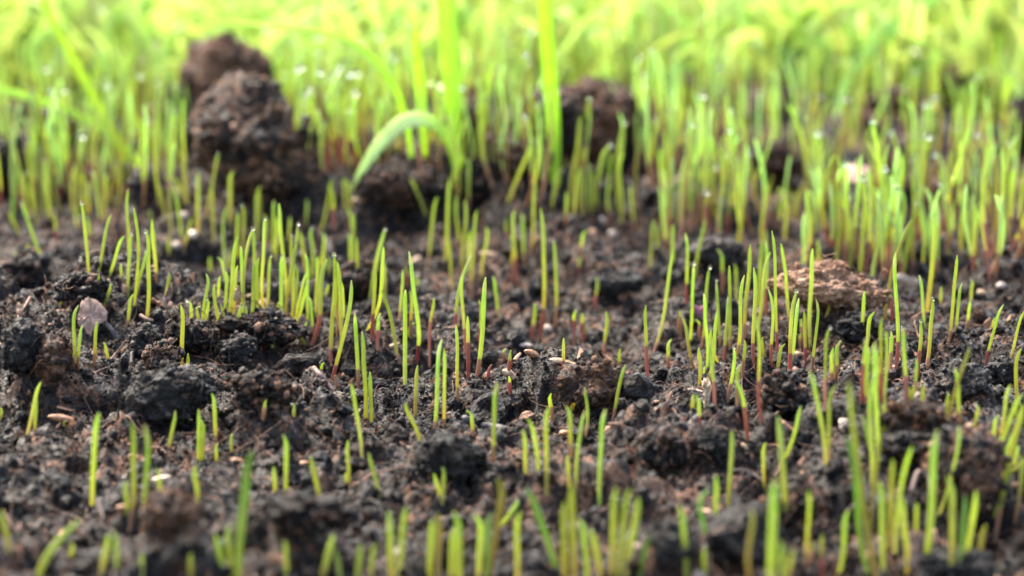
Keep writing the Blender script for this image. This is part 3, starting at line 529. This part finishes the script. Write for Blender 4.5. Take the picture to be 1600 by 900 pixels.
# ------------------------------------------------------------------ sprouts traced from the photograph
# one clump per line head; bx,by,tx,ty + options: wN width, bN bend, rN maroon sheath, oN brown sheath, d dewdrop, y/g/p tint
SPR = """
#on the left mound by the bark chip
115,577,117,477,o20|123,582,126,508,o22|147,575,152,502,o20|169,563,163,535|149,470,155,429|163,481,174,443,d|199,509,205,459,o8|95,477,93,462|46,411,43,380|24,403,24,393
#beside the lone upright sprout
283,579,286,477,w9|294,581,293,552|299,501,299,470,d|310,501,307,478,d
#in the row right of the mound crest
139,430,129,318,d,w7|154,430,171,335|171,438,191,369|200,457,203,367,d|201,400,199,296|210,482,207,325,b8|213,466,229,392,d|230,497,235,362,d,w10|244,440,238,343,o14|257,473,267,425,o10|189,432,189,413
#in the blurred row at the left edge
68,413,33,315,d|30,368,14,332|88,382,85,335,r20|20,340,26,258,g|46,350,36,270,d|58,355,42,286,g|54,332,42,222,w9|68,338,66,250,d
#in the blurred cluster left of the white seeds
78,342,72,250,w9|92,336,78,266|112,336,114,262|122,334,120,264,y|131,330,128,270|138,336,138,282|120,366,118,320,r10|140,372,138,340|158,350,146,268,d,r8|164,346,164,272|174,324,171,286,g
#around the white seeds by the forked sprout
229,322,220,240,o10|238,346,233,328|244,420,240,352,o20|258,346,250,290,d|267,370,265,290|287,398,272,288,d,o22|289,388,300,340|264,402,264,370|293,324,288,250|310,366,309,270,w9|290,320,274,276|322,345,340,240,d
#at the left side of the dense clump
317,500,327,428,w8|322,502,326,467,d|342,515,334,445,w8|341,470,342,431|353,507,346,477|351,489,357,424|353,442,345,402|330,425,327,402,y|360,425,359,390,d|351,425,355,323,b-5|358,499,368,370,w8
#beside the tan husk scrap in the dense clump
365,495,369,415|380,497,377,385|383,493,393,358,b-6,d|393,500,398,408|401,495,402,403|400,470,396,358,d|371,534,374,478,d,w8|380,532,387,479,d,w8|396,544,397,526|425,551,426,523
#in the middle of the dense clump
411,485,412,342,d,w8|417,485,423,400,d|415,380,415,336|440,494,438,400,d|433,489,435,472|446,496,466,350,d,w8,o6|448,470,438,318|445,385,431,348|452,376,453,339|455,465,454,368,d|456,502,461,380,d
#over the red sheath in the dense clump
463,487,464,412|478,430,470,362|460,508,477,426|461,519,483,438,w9|481,500,481,396|484,440,481,355,b7,d|489,524,486,463,o12|494,502,496,402|488,539,508,405,r48,b3,w9|501,430,500,398|505,415,507,364,d|469,540,478,503,o8|476,540,474,529
#at the right side of the dense clump
508,466,514,444|515,430,513,400,d|517,568,523,398,r20,d,w9|527,522,525,430,o42|534,534,526,410,b2,w9|537,500,534,440|519,595,551,438,r26,b4,w9|553,462,555,334,b-2,w8|549,420,547,365|560,472,557,370,o12|550,360,540,322,b3|501,580,504,567
#in the pair bent beside the brown round clod
578,472,603,358,d,b-3,w9|581,536,587,424,r42|574,518,599,386,b9,w8|602,480,601,408|622,566,594,452,b4,o10|560,608,554,490,o28|590,550,591,489,r32
#below the dense clump, centre left
571,657,569,518,w9|580,662,579,581|566,732,551,600,o12|547,767,542,688,o15|543,765,540,738|593,779,576,708,w10|657,698,629,630,b4|649,653,651,571|624,514,630,422,o26
#left of the central gap
633,602,632,453,w9|651,568,643,393,r30,b4,w9|651,460,652,433|643,532,642,455,o30|640,532,641,505,y|637,453,636,417,r25,y|669,421,680,307,o18|671,552,682,466,r46,b-4|665,337,643,278,d
#in the upright group centre, behind the crossing pair
696,428,702,278,w8,r5|707,460,701,370,o12|715,390,714,305,o15|723,423,728,312|736,470,743,328,o30|712,510,740,397,b-8,r20,w8|752,440,762,355|732,425,733,360
#around the crossing central pair
746,587,756,433,b3,o26,w9|732,595,731,494,r60|727,552,720,428,r36|751,547,752,470,r32|779,503,773,432,o18|716,632,713,507,o24|762,593,765,570,r22|795,588,797,547,r26|789,568,786,546,o16|797,618,796,588,r20
#behind the tan husk, upper centre
791,382,791,342,r20|808,447,800,328,r42|800,443,801,367,o30|820,423,815,333,o26|831,403,836,285,o16|906,400,912,360,o15|905,434,905,402,r14
#around the tall central sprout
843,532,849,325,r52,b4,w8|832,534,836,474,r24|868,514,866,376,o34,b2|931,486,933,433,r22|897,534,897,485,r32|910,536,910,490,r30|914,531,915,508,o14|943,564,950,487,o28
#right of the pale oat husk
1014,609,1006,477,r66,w8|1022,551,1053,388,b4,o16,w8|967,577,968,545,o10|1044,575,1044,530,o17|1060,524,1062,487,o30|881,601,880,528,r36|874,605,874,588,r16|1017,420,1019,343|1029,393,1026,350|1051,440,1051,350,o20
#in front of the brown fibrous clod
895,642,886,572|897,640,909,585,b-3|959,656,977,570,b-2,o15|892,721,890,635,o20|916,684,912,605,b4,o15|901,767,912,642,o10,b-3,w9|889,764,887,711|863,658,859,615,o22
#around the lone thick sprout, lower centre
937,793,940,640,w11|854,781,853,635,w9|842,751,830,655,b2|822,748,819,672|771,733,773,597,o36|740,690,736,641,o15|680,669,687,530,o10,w9|694,669,695,545,o12,w8|691,801,695,730,w10|687,775,679,740,w9
#in the lower left corner
43,680,61,597,w8|55,678,57,625,o8|3,654,2,637|100,668,100,658,g|144,791,151,645,w11|14,872,3,797,w14|60,905,124,813,w17,b-10|110,872,115,848,w10
#around the white pink seed
199,812,195,752,w9|205,817,211,660,o20,w10|223,844,232,665,o26,w11|264,701,275,642,o6|308,787,304,728|252,775,247,733|183,892,181,830,w11|160,905,170,835,w13
#behind the wide dark tipped blade
311,729,311,640|316,721,318,656|338,690,334,615,o8|338,723,338,693|362,706,361,678|412,661,415,625,o20|459,654,460,630,d|447,766,448,680,w10|430,768,428,730|501,788,486,715,w10
#in the blurred foreground around the wide dark tipped blade
372,908,386,705,w17,g|350,905,337,835,w12|362,905,355,820,w12|446,908,448,845,w12|503,908,522,835,w13|298,908,298,865,w11|222,908,222,865,w11|532,908,524,858,w12
#in the blurred foreground left of the bent leaf tip
612,908,609,800,w13|622,908,634,793,w14|580,908,583,850,w12|558,908,564,850,w12|672,908,674,812,w13|684,910,686,802,w15,y|705,908,709,820,w15|717,908,716,800,w15
#in the blurred foreground around the bent leaf tip
782,830,813,780,w10|808,908,808,800,w12|764,908,789,748,w13,y|748,908,752,805,w12|760,908,764,802,w12,g
#in the blurred foreground at bottom centre
868,888,829,763,w14,g|882,908,880,785,w14|897,908,893,755,w15|918,908,911,812,w12|940,908,925,828,w12
#in the blurred foreground by the pale seed
956,908,960,762,w12|966,908,980,763,w12|980,908,998,778,w14|1000,908,1013,835,w12,g
#left of the tan clod, upper row
1073,481,1074,364,r38|1086,436,1105,342,w8,b-3|1078,541,1085,412,d,o8|1085,585,1071,495,o26,b-2|1128,461,1130,389,o36|1105,574,1103,459,w7|1097,545,1108,418,d,o16|1125,541,1119,438,d,o14|1093,531,1093,500,o24|1064,520,1063,485,o26
#in the thicket left of the tan clod
1142,557,1139,415,o22|1132,565,1137,460,r24|1152,557,1160,430,o20|1151,475,1151,413|1164,531,1171,382,o20|1177,569,1180,418,r32|1184,517,1200,394,w8|1185,480,1191,374,w8|1198,493,1197,375,r42|1197,420,1197,360|1194,560,1189,527,y
#touching the left end of the tan clod
1215,556,1210,361,r36,w8|1234,506,1218,381,b3,o10|1205,573,1204,452,r36,b2|1232,598,1243,455,r46,b-3,d|1236,577,1247,466,o24|1266,541,1267,389,w8|1270,490,1271,408|1214,585,1221,537,o12|1160,591,1165,532,o28
#in front of the tan clod
1258,575,1259,486,r30|1269,582,1280,468,o24|1253,531,1252,498,o20|1250,547,1250,521,o16|1292,499,1306,444,d,w8|1279,411,1278,374|1346,530,1350,455|1358,478,1363,456
#around the arched white rootlet
1117,638,1108,532,r40,b1|1121,567,1110,516,b-3|1104,610,1121,487,o22,b3|1093,603,1089,543,b3|1100,585,1100,573|1137,631,1148,543,o24,b3,d|1082,641,1083,616|1093,674,1092,618,r22|1168,693,1151,594,r58,b4,w8|1152,645,1153,570,o38
#between the bristly clod and the frayed husk
1190,663,1181,495,r68,w8|1224,727,1249,635,b3|1138,791,1145,672,w9|1194,771,1192,692|1119,821,1119,743,w9
#right of the bristly dark clod
1289,645,1292,512,r48,w8,d|1298,601,1301,544,o16|1305,596,1309,532,o26|1290,741,1268,579,o12,b4,w8|1296,733,1296,600,o30|1346,630,1352,530,r60|1354,545,1362,488
#around the blurred mound at the lower right
1108,855,1097,765,w10,b-5,g|1101,908,1100,857,w10|1172,908,1180,797,w11,b-6,y|1133,886,1132,865,o6,w8|1072,908,1067,790,w11|1204,908,1209,750,w16|1229,820,1215,650,w11,o12|1222,908,1222,845,w11|1228,908,1240,858,w10
#between the mound and the tall sprout bundle, lower right
1260,892,1265,767,w10,o24|1267,882,1270,845,o20,w8|1284,908,1285,835,r38,w8|1312,900,1321,797,w10,b2
#in the crossing bundle, lower right
1370,910,1325,597,w11,b-4|1358,908,1327,682,w11,g,b-2|1372,734,1365,536,w10|1362,762,1368,575,w9,b-5|1385,662,1384,517,w8|1362,832,1376,680,w10,y,b-2|1366,742,1351,650,w9|1400,698,1377,632,b2|1386,700,1380,656,p|1378,702,1372,632|1380,892,1377,752,w11
#behind the top of the crossing bundle
1348,630,1354,543,r12|1353,630,1358,540,r8|1378,630,1375,496,r46|1390,587,1394,518,o36|1400,582,1396,395,w8,r44,b4|1370,630,1371,548,r28|1371,600,1372,567|1417,625,1412,512,r36,d|1434,592,1439,502,r46,d
#on and around the fibrous brown clod at right
1429,618,1433,559,o22|1424,627,1429,602|1422,625,1420,604,y|1448,578,1461,468,o16,d|1442,633,1442,600,d|1478,648,1483,614,d|1501,661,1494,575,o16|1475,692,1518,543,w10,y,b-4|1519,679,1531,631,d
#leaning at the right, above the grey clods
1540,572,1563,476,r22,w8|1577,570,1598,486,o12,w8|1550,514,1554,496,g|1484,532,1497,399,w8,o14|1494,518,1500,442,o10|1510,513,1517,470,o12|1517,472,1520,437,d,p|1445,515,1438,430|1448,490,1462,340,w10|1470,476,1470,448
#in the spreading clump at the right edge
1551,697,1555,650|1562,682,1576,601,o6|1586,652,1591,545|1559,722,1593,616,w10|1547,706,1570,678,w9|1560,768,1602,632,w12|1554,760,1588,666,w10|1584,728,1591,696|1578,740,1602,718,w9|1556,842,1578,728,w11,o42|1586,817,1600,712,w9,o42|1552,815,1560,785,w8,g
#in front of the big rounded clod, lower right
1445,884,1459,672,w13,b3,o10|1468,806,1502,666,w9,b3|1485,908,1489,745,w12|1496,908,1510,775,w13,g|1506,908,1527,768,w13|1525,908,1538,820,w11,y
#between the bundle and the big rounded clod
1432,850,1432,786,w9|1398,872,1423,698,w10,b-3|1388,862,1398,718,w10|1417,902,1412,780,w10|1393,504,1394,460,r40
#behind the tan clod, in the blurred row
1383,502,1424,343,b-8,w8,y|1326,427,1341,310,w9|1344,427,1352,310,w9|1363,432,1382,345,w8|1306,422,1313,344,d|1410,432,1425,352,w9|1295,320,1318,190,w10,y|1216,345,1216,292|1230,345,1233,294|1262,352,1262,302|1242,343,1244,300,y|1186,332,1167,240,d,w8
#right of the tall broad blade, in front of the round blurred clod
794,317,834,218,w9,d|834,322,838,246,y|866,324,874,262|893,326,904,182,w10|905,274,921,155,d,w9|926,322,946,226,d,w9|940,225,946,190|966,332,975,192,d,w9,b-5|948,327,954,238|988,332,998,226,y|885,262,880,165,p,w10|905,326,908,260,y|920,330,920,252|933,327,932,282
#in the blurred row below the tall broad blade
862,332,868,272,y|884,357,886,300,o20|897,337,903,265|911,342,912,270|924,337,926,268|951,352,950,290,r20|970,347,970,240|991,360,985,290,o16
#in the blurred row behind the dense clump
427,400,427,313|431,404,433,338|401,380,402,292,w9|408,345,405,298|334,380,330,285,w8|360,350,359,268,w8|371,404,371,332|380,396,381,320,d|479,354,480,312|502,360,520,280|521,360,519,290,r30|540,328,536,278|549,326,543,280,g
"""
def parse():
    out = []; ph = None
    for ln in SPR.strip().splitlines():
        if ln.startswith("#"): ph = ln[1:]; continue
        for it in ln.split("|"):
            f = it.split(","); d = dict(c=ph, b=tuple(float(v) for v in f[:4]), w=None, bend=0.0, sh=0.0, shm=None, dew=False, tint='n')
            for o in f[4:]:
                if o == 'd': d['dew'] = True
                elif o in 'ygp': d['tint'] = o
                elif o[0] == 'w': d['w'] = float(o[1:])
                elif o[0] == 'b': d['bend'] = float(o[1:])
                elif o[0] in 'ro': d['sh'] = float(o[1:]); d['shm'] = o[0]
            if d['w'] is None: d['w'] = 7.6 * (d['b'][1] + 500) / 1050.0
            d['len'] = math.hypot(d['b'][0] - d['b'][2], d['b'][1] - d['b'][3]); out.append(d)
    return out
MT = {'n': M_blade, 'y': M_yellow, 'g': M_deep, 'p': M_pale}
def sprout_geo(base, tip, wr, bend, g, shf):
    """blade and sheath geometry in cm"""
    L = np.linalg.norm(tip - base); n = 14; t = np.linspace(0, 1, n); t = 1 - (1 - t) ** 1.6
    jit = g.normal(0, 0.008) * L
    side = np.array([1.0, 0, 0]); P = base + (tip - base) * t[:, None] + side * ((bend * 4 * t * (1 - t)) + jit * np.sin(t * 6.28))[:, None]
    P[:, 0] += g.normal(0, 1.0) * wr * np.maximum(0, (t - 0.78) / 0.22) ** 2
    P[:, 1] += g.normal(0, 0.05) * L * 4 * t * (1 - t)
    s = (1 - t) * L; prof = np.minimum(1, (s / (wr * 4.6)) + 0.03) ** 0.45 * (0.92 + 0.08 * np.sin(t * 3.1)); prof[-1] = 0.22
    ang = g.uniform(-0.6, 0.6)
    P0 = base - (P[1] - base) / (np.linalg.norm(P[1] - base) + 1e-6) * 0.28
    Pa = np.concatenate([P0[None], P]); Ra = wr * np.concatenate([[0.9], prof]); tv = np.concatenate([[0], t])
    if shf > 0:
        k = 6; ts = np.linspace(0, 1, k); tt = np.concatenate([[-0.28 / max(L, .3)], ts * shf])
        Q = np.stack([np.interp(tt, np.concatenate([[-0.28 / max(L, .3)], t]), Pa[:, j]) for j in range(3)], 1)
        Rs = np.interp(tt, t, prof * wr) * np.linspace(0.92, 1.10, len(tt)); Rs[-1] *= 0.9
        sh = tube(Q, Rs, 9, 0.75, ang); tb = np.concatenate([[max(0, shf - 0.06)], np.linspace(shf, 1, n)]); tb = 1 - (1 - tb) ** 1.0
        Pb = np.stack([np.interp(tb, t, P[:, j]) for j in range(3)], 1); Rb = np.interp(tb, t, prof * wr); Rb[0] *= 0.8
        return tube(Pb, Rb, 9, 0.6, ang, 0.5), sh, P[-1]
    return tube(Pa, Ra, 9, 0.6, ang, 0.5), None, P[-1]
items = parse()
order = sorted(range(len(items)), key=lambda i: -items[i]['len'] * items[i]['w'])
single = set(order[:300])
ORD = ["leftmost", "second", "third", "fourth", "fifth", "sixth", "seventh", "eighth", "ninth", "tenth", "eleventh", "twelfth", "thirteenth", "fourteenth"]
rank = {}
for c in {d['c'] for d in items}:
    mem = sorted([i for i in single if items[i]['c'] == c], key=lambda i: items[i]['b'][2])
    for k, i in enumerate(mem): rank[i] = (k, len(mem))
def label_of(i):
    d = items[i]; bx, by, tx, ty = d['b']; k, n = rank[i]; lean = (tx - bx) / max(1, by - ty)
    L = d['len'] / ((by + 500) / 1050.0)
    a = ["tall" if L > 115 else "short" if L < 55 else "", {'n': "", 'y': "yellowish", 'g': "deep green", 'p': "pale"}[d['tint']],
         "leaning" if abs(lean) > 0.22 else "curved" if abs(d['bend']) >= 3 else ""]
    e = "dewy" if d['dew'] else "red based" if d['shm'] == 'r' and d['sh'] > 18 else "brown based" if d['shm'] and d['sh'] > 12 else ""
    a = [e] + [q for q in a if q]; a = [q for q in a if q][:3]
    who = (" ".join(a) + " sprout") if a else "plain green sprout"
    posn = "only one" if n == 1 else (ORD[k] if k == 0 else "rightmost" if k == n - 1 else ORD[k] + " from the left")
    c = d['c']; w = (who + ", " + posn + " " + c).split()
    if len(w) > 16: w = (" ".join(a[:1]) + " sprout, " + posn + " " + c).split()
    return " ".join(w[:16])
stuffV, stuffF, stuffT, stuffU, stuffM, snv = [], [], [], [], [], 0
def add_stuff(geo, mi, tone):
    global snv
    v, f, uv = geo; stuffV.append(v); stuffF.append(f + snv); stuffU.append(uv); stuffT.append(np.full(len(v), tone)); stuffM.append(np.full(len(f), mi)); snv += len(v)
SV, SF = ICO[2]
for i, d in enumerate(items):
    g = np.random.default_rng(1000 + i); bx, by, tx, ty = d['b']; b0 = hit(bx, by); sc = b0[1] / FPX
    tip = at_depth(tx, ty, b0[1] + g.uniform(-0.22, 0.12) * d['len'] * sc); wr = d['w'] * sc / 2 * 0.77 * g.uniform(0.86, 1.12)
    shf = d['sh'] / d['len'] if d['sh'] else 0; shf = min(shf, 0.97)
    bl, sh, P = sprout_geo(b0, tip, wr, d['bend'] * sc * 1.1, g, shf)
    ms = M_sheath if d['shm'] == 'r' else M_sheathb
    if i not in single:
        add_stuff(bl, 0, g.uniform(-.5, .5))
        if sh: add_stuff(sh, 1 if d['shm'] == 'r' else 2, 0)
        if d['dew']: add_stuff((SV * wr * 0.9 + P, SF[:, [0, 1, 2, 2]], np.zeros((len(SV), 2))), 3, 0)
        continue
    root = bpy.data.objects.new("grass_sprout", None); scene.collection.objects.link(root); root.location = tuple(b0 * S); root.empty_display_size = 0.005
    tag(root, label_of(i), "sprout", "young grass sprouts rising from the soil")
    mk("blade", bl[0] - b0, bl[1], MT[d['tint']], parent=root, uv=bl[2], tone=np.full(len(bl[0]), g.uniform(-.35, .35)))
    if sh: mk("sheath", sh[0] - b0, sh[1], ms, parent=root, uv=sh[2], tone=np.full(len(sh[0]), g.uniform(-.4, .4)))
    if d['dew']:
        q = SV * wr * g.uniform(0.8, 1.1) * np.array([1, 1, 1.05]) + P + np.array([g.uniform(-.4, .4) * wr, -0.3 * wr, 0.1 * wr])
        mk("dewdrop", q - b0, SF, M_water, parent=root)

# far seedlings: past the nearest three hundred, one mass
REG = [(690, 1620, 165, 325, 420), (1370, 1620, 320, 440, 95), (-30, 300, 185, 330, 200), (445, 730, 165, 275, 240), (-40, 1640, 110, 170, 330), (1010, 1400, 300, 400, 95), (1250, 1480, 360, 440, 30)]
for x0, x1, y0, y1, n in REG:
    g = np.random.default_rng(int(x0 + y0)); k = 0
    while k < n:
        px, py = g.uniform(x0, x1), g.uniform(y0, y1)
        if 640 < px < 745 and 170 < py < 300 and g.random() < 0.75: k += 1; continue
        if vnoise(np.array([px / 45]), np.array([py / 22]), seed=77)[0] < -0.25 and g.random() < 0.8: k += 1; continue
        if any(abs(px - a) < w_ * 0.5 and -10 < py - b < h_ for a, b, w_, h_ in ((402, 322, 210, 60), (350, 215, 140, 60), (925, 262, 140, 60), (1210, 285, 110, 70), (1350, 290, 120, 70), (1512, 175, 90, 60), (1395, 215, 80, 50))) and g.random() < 0.9: k += 1; continue
        k += 1; b0 = hit(px, py); L = g.uniform(1.1, 2.35) * (0.8 if g.random() < 0.2 else 1.0); a = g.normal(0, 0.10)
        tip = b0 + np.array([math.sin(a) * L, g.normal(0, 0.12) * L, L]); wr = g.uniform(0.027, 0.045)
        s = g.random(); shf = g.uniform(0.14, 0.38) if s < (0.8 if py > 240 else 0.5) else 0
        bl, sh, P = sprout_geo(b0, tip, wr, g.normal(0, 0.05) * L, g, shf)
        add_stuff(bl, 5 if g.random() < 0.5 else 0, g.uniform(-.3, .8)) if g.random() > 0.12 else add_stuff(bl, 4, g.uniform(-.5, .5))
        if sh: add_stuff(sh, 1 if g.random() < 0.4 else 2, 0)
        if g.random() < (0.42 if 445 < px < 640 else 0.14): add_stuff((SV * g.uniform(0.045, 0.085) + P, SF[:, [0, 1, 2, 2]], np.zeros((len(SV), 2))), 3, 0)
F_ = np.concatenate(stuffF); tri = F_[:, 2] == F_[:, 3]
M_ = np.concatenate(stuffM)
tag(mk("far_seedlings", np.concatenate(stuffV), [F_[~tri], F_[tri][:, :3]], [M_blade, M_sheath, M_sheathb, M_water, M_yellow, M_soft], uv=np.concatenate(stuffU), tone=np.concatenate(stuffT),
       midx=np.concatenate([M_[~tri], M_[tri]])), "dense mass of blurred young seedlings beyond the bed", None, None, "stuff")

# ------------------------------------------------------------------ long blades one can single out
def ribbon(P, W, nrm, fold=0.25):
    """leaf blade: five points across, folded along the midrib"""
    P = np.asarray(P, float); k = len(P); T = np.gradient(P, axis=0); T /= np.linalg.norm(T, axis=1)[:, None] + 1e-9
    A = np.cross(T, nrm); A /= np.linalg.norm(A, axis=1)[:, None] + 1e-9; B = np.cross(A, T)
    c = np.array([-1, -0.5, 0, 0.5, 1.0]); z = fold * np.abs(c)
    V = P[:, None] + W[:, None, None] * (c[None, :, None] * A[:, None] + z[None, :, None] * B[:, None])
    uv = np.stack(np.broadcast_arrays((c * .5 + .5)[None], np.linspace(0, 1, k)[:, None]), -1).reshape(-1, 2)
    i = np.arange(k - 1)[:, None] * 5 + np.arange(4)[None]; F = np.stack([i, i + 1, i + 6, i + 5], -1).reshape(-1, 4)
    return V.reshape(-1, 3), F, uv
def long_blade(pts, yb, ws, m, label, dy=0.0, tone=0.0, nrm=(0.15, -1, 0.25), cat="grass blade", rooted=True):
    b0 = hit(pts[0][0], yb); n = len(pts); t = np.linspace(0, 1, n); tt = np.linspace(0, 1, 34)
    Q = np.array([at_depth(px, py, b0[1] + dy * (k / (n - 1))) for k, (px, py) in enumerate(pts)])
    if rooted: Q[0, 2] = min(Q[0, 2], b0[2] - 0.1)
    P = np.stack([np.interp(tt, t, Q[:, k]) for k in range(3)], 1)
    for _ in range(12): P[1:-1] = (P[:-2] + 2 * P[1:-1] + P[2:]) / 4
    W = np.interp(tt, np.linspace(0, 1, len(ws)), ws) * b0[1] / FPX / 2
    v, f, uv = ribbon(P, W, np.array(nrm)); C = P[0]
    o = mk("arching_grass", v, f, m, uv=uv, tone=np.full(len(v), tone), origin=C); tag(o, label, cat, "long grass blades", "thing")
    md = o.modifiers.new("thickness", 'SOLIDIFY'); md.thickness = 0.00012
long_blade([(868, 285), (866, 200), (858, 110), (852, 20), (846, -70), (842, -130)], 290, [14, 21, 24, 22, 20, 16], M_lblade, "tall broad upright yellow green blade right of centre, sharpest of the long ones", tone=0.25)
long_blade([(722, 285), (714, 215), (706, 130), (700, 40), (694, -50), (690, -130)], 275, [14, 22, 31, 32, 28, 20], M_lblade, "wide upright yellow green blade rising behind the curled leaf", tone=0.3, dy=1.5)
long_blade([(668, 262), (662, 200), (656, 130), (650, 70), (648, 28)], 245, [12, 15, 16, 13, 3], M_lblade, "narrow pointed upright blade left of the wide upright blade", tone=0.35)
long_blade([(722, 282), (718, 255), (704, 218), (688, 198), (664, 184), (640, 183), (612, 200), (580, 240), (560, 275), (549, 298)], 290, [18, 21, 22, 22, 24, 25, 23, 18, 11, 2], M_curl, "grey green leaf arched over to the left with drooping tip", dy=-1.2, nrm=(0.2, -0.8, 0.6), tone=0.35)
long_blade([(645, 262), (640, 210), (632, 160), (606, 112), (566, 70), (520, 48), (450, 41), (380, 38), (320, 32), (280, 18), (255, 4)], 250, [8, 9, 10, 12, 12, 11, 10, 10, 9, 7, 3], M_lblade, "very long thin blade arching left above the big clods", dy=0.6, tone=0.45, nrm=(0.1, -0.6, 0.8))
long_blade([(208, 285), (196, 245), (165, 188), (130, 120), (92, 55), (62, -10), (40, -70)], 270, [11, 16, 18, 15, 12, 9, 6], M_lblade, "long blade slanting up to the left, upper left corner", dy=0.8, tone=0.05)
long_blade([(230, 285), (205, 235), (160, 200), (100, 172), (40, 150), (-20, 134), (-80, 122)], 262, [9, 11, 14, 14, 13, 12, 10], M_lblade, "blade arching off the left edge below the slanting blade", dy=0.5, tone=0.25, nrm=(0.1, -0.7, 0.7))
long_blade([(1304, 240), (1306, 180), (1318, 130), (1350, 85), (1395, 42), (1445, 5), (1500, -30)], 190, [8, 12, 15, 18, 20, 18, 12], M_meadow, "pale blurred blade bending up to the right", dy=9, tone=0.4)
long_blade([(1592, 175), (1578, 130), (1562, 95), (1548, 60), (1520, 20), (1490, -20)], 170, [10, 16, 20, 22, 18, 12], M_meadow, "whitish blurred blade bending left at the upper right", dy=9, tone=0.5)
long_blade([(1240, 320), (1258, 290), (1280, 255), (1302, 228)], 322, [8, 11, 12, 4], M_yellow, "short yellowish blade leaning right onto a neighbour at far right", dy=0.5)
long_blade([(760, 235), (742, 200), (720, 160), (700, 140), (670, 130)], 225, [10, 14, 16, 12, 6], M_meadow, "pale greyish blade bending left behind the wide upright blade", dy=3, tone=-0.2)
long_blade([(1068, 235), (1050, 150), (1060, 90), (1085, 40), (1120, 10)], 200, [10, 14, 16, 14, 8], M_meadow, "soft green blade curving right behind the round blurred clod", dy=9, tone=0.2)
long_blade([(415, 190), (412, 150), (410, 110), (407, 84)], 200, [10, 13, 12, 4], M_blade, "small pale green blade standing against the blurred brown clod", tone=0.2, rooted=False)
long_blade([(350, 145), (352, 132), (355, 120)], 300, [7, 8, 3], M_blade, "tiny sprout growing out of the top of the large leaning clod", tone=0.2, rooted=False)

# ------------------------------------------------------------------ meadow behind
def meadow():
    g = np.random.default_rng(31); V, F, U, T = [], [], [], []; nv = 0; n = 9500
    d = 79 + (240 - 79) * g.random(n) ** 1.35; x = g.uniform(-0.27, 0.27, n) * d
    for k in range(n):
        f = min(1.0, max(0.0, (d[k] - 79) / 25)); L = (3.0 + 4.5 * f) * g.uniform(0.6, 1.5) + 6 * max(0, (d[k] - 110) / 130)
        a = g.uniform(0, 6.28); bend = abs(g.normal(0.5, 0.5)); t = np.linspace(0, 1, 9); w = g.uniform(0.08, 0.24) * (1 + 1.5 * f)
        lean = g.normal(0, 0.24); q = bend * t ** 2
        hx = math.cos(a) * np.sin(q * 1.6) * L * 0.7 + lean * L * t; hz = L * t * np.cos(q * 1.1); hy = math.sin(a) * np.sin(q * 1.6) * L * 0.7
        z0 = float(0.3 * math.sin(x[k] * .3)) - 0.5
        P = np.stack([x[k] + hx, d[k] + hy, z0 + hz], 1); W = w * np.sqrt(np.maximum(0.0, 1.02 - t ** 2.2)) * (0.6 + 0.4 * np.minimum(1, t * 4))
        v, fc, uv = ribbon(P, W, np.array([g.normal(0, .7), -1, g.normal(0, .5)]), 0.35)
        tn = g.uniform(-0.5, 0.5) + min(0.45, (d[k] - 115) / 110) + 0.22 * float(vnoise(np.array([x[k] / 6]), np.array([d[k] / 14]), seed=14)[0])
        V.append(v); F.append(fc + nv); U.append(uv); T.append(np.full(len(v), tn)); nv += len(v)
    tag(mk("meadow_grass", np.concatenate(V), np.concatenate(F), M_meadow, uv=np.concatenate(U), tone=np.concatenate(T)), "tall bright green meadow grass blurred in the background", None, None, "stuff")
    V, F, nv = [], [], 0
    for k in range(520):
        dd = g.uniform(78, 190); xx = g.uniform(-.22, .22) * dd; L = g.uniform(1.8, 6) + 5 * max(0, (dd - 110) / 130)
        V.append(SV * g.uniform(0.06, 0.13) + (xx, dd, L)); F.append(SF + nv); nv += len(SV)
    tag(mk("dew_on_the_meadow", np.concatenate(V), np.concatenate(F), M_water), "dewdrops glinting on the blurred meadow grass", None, None, "stuff")
meadow()
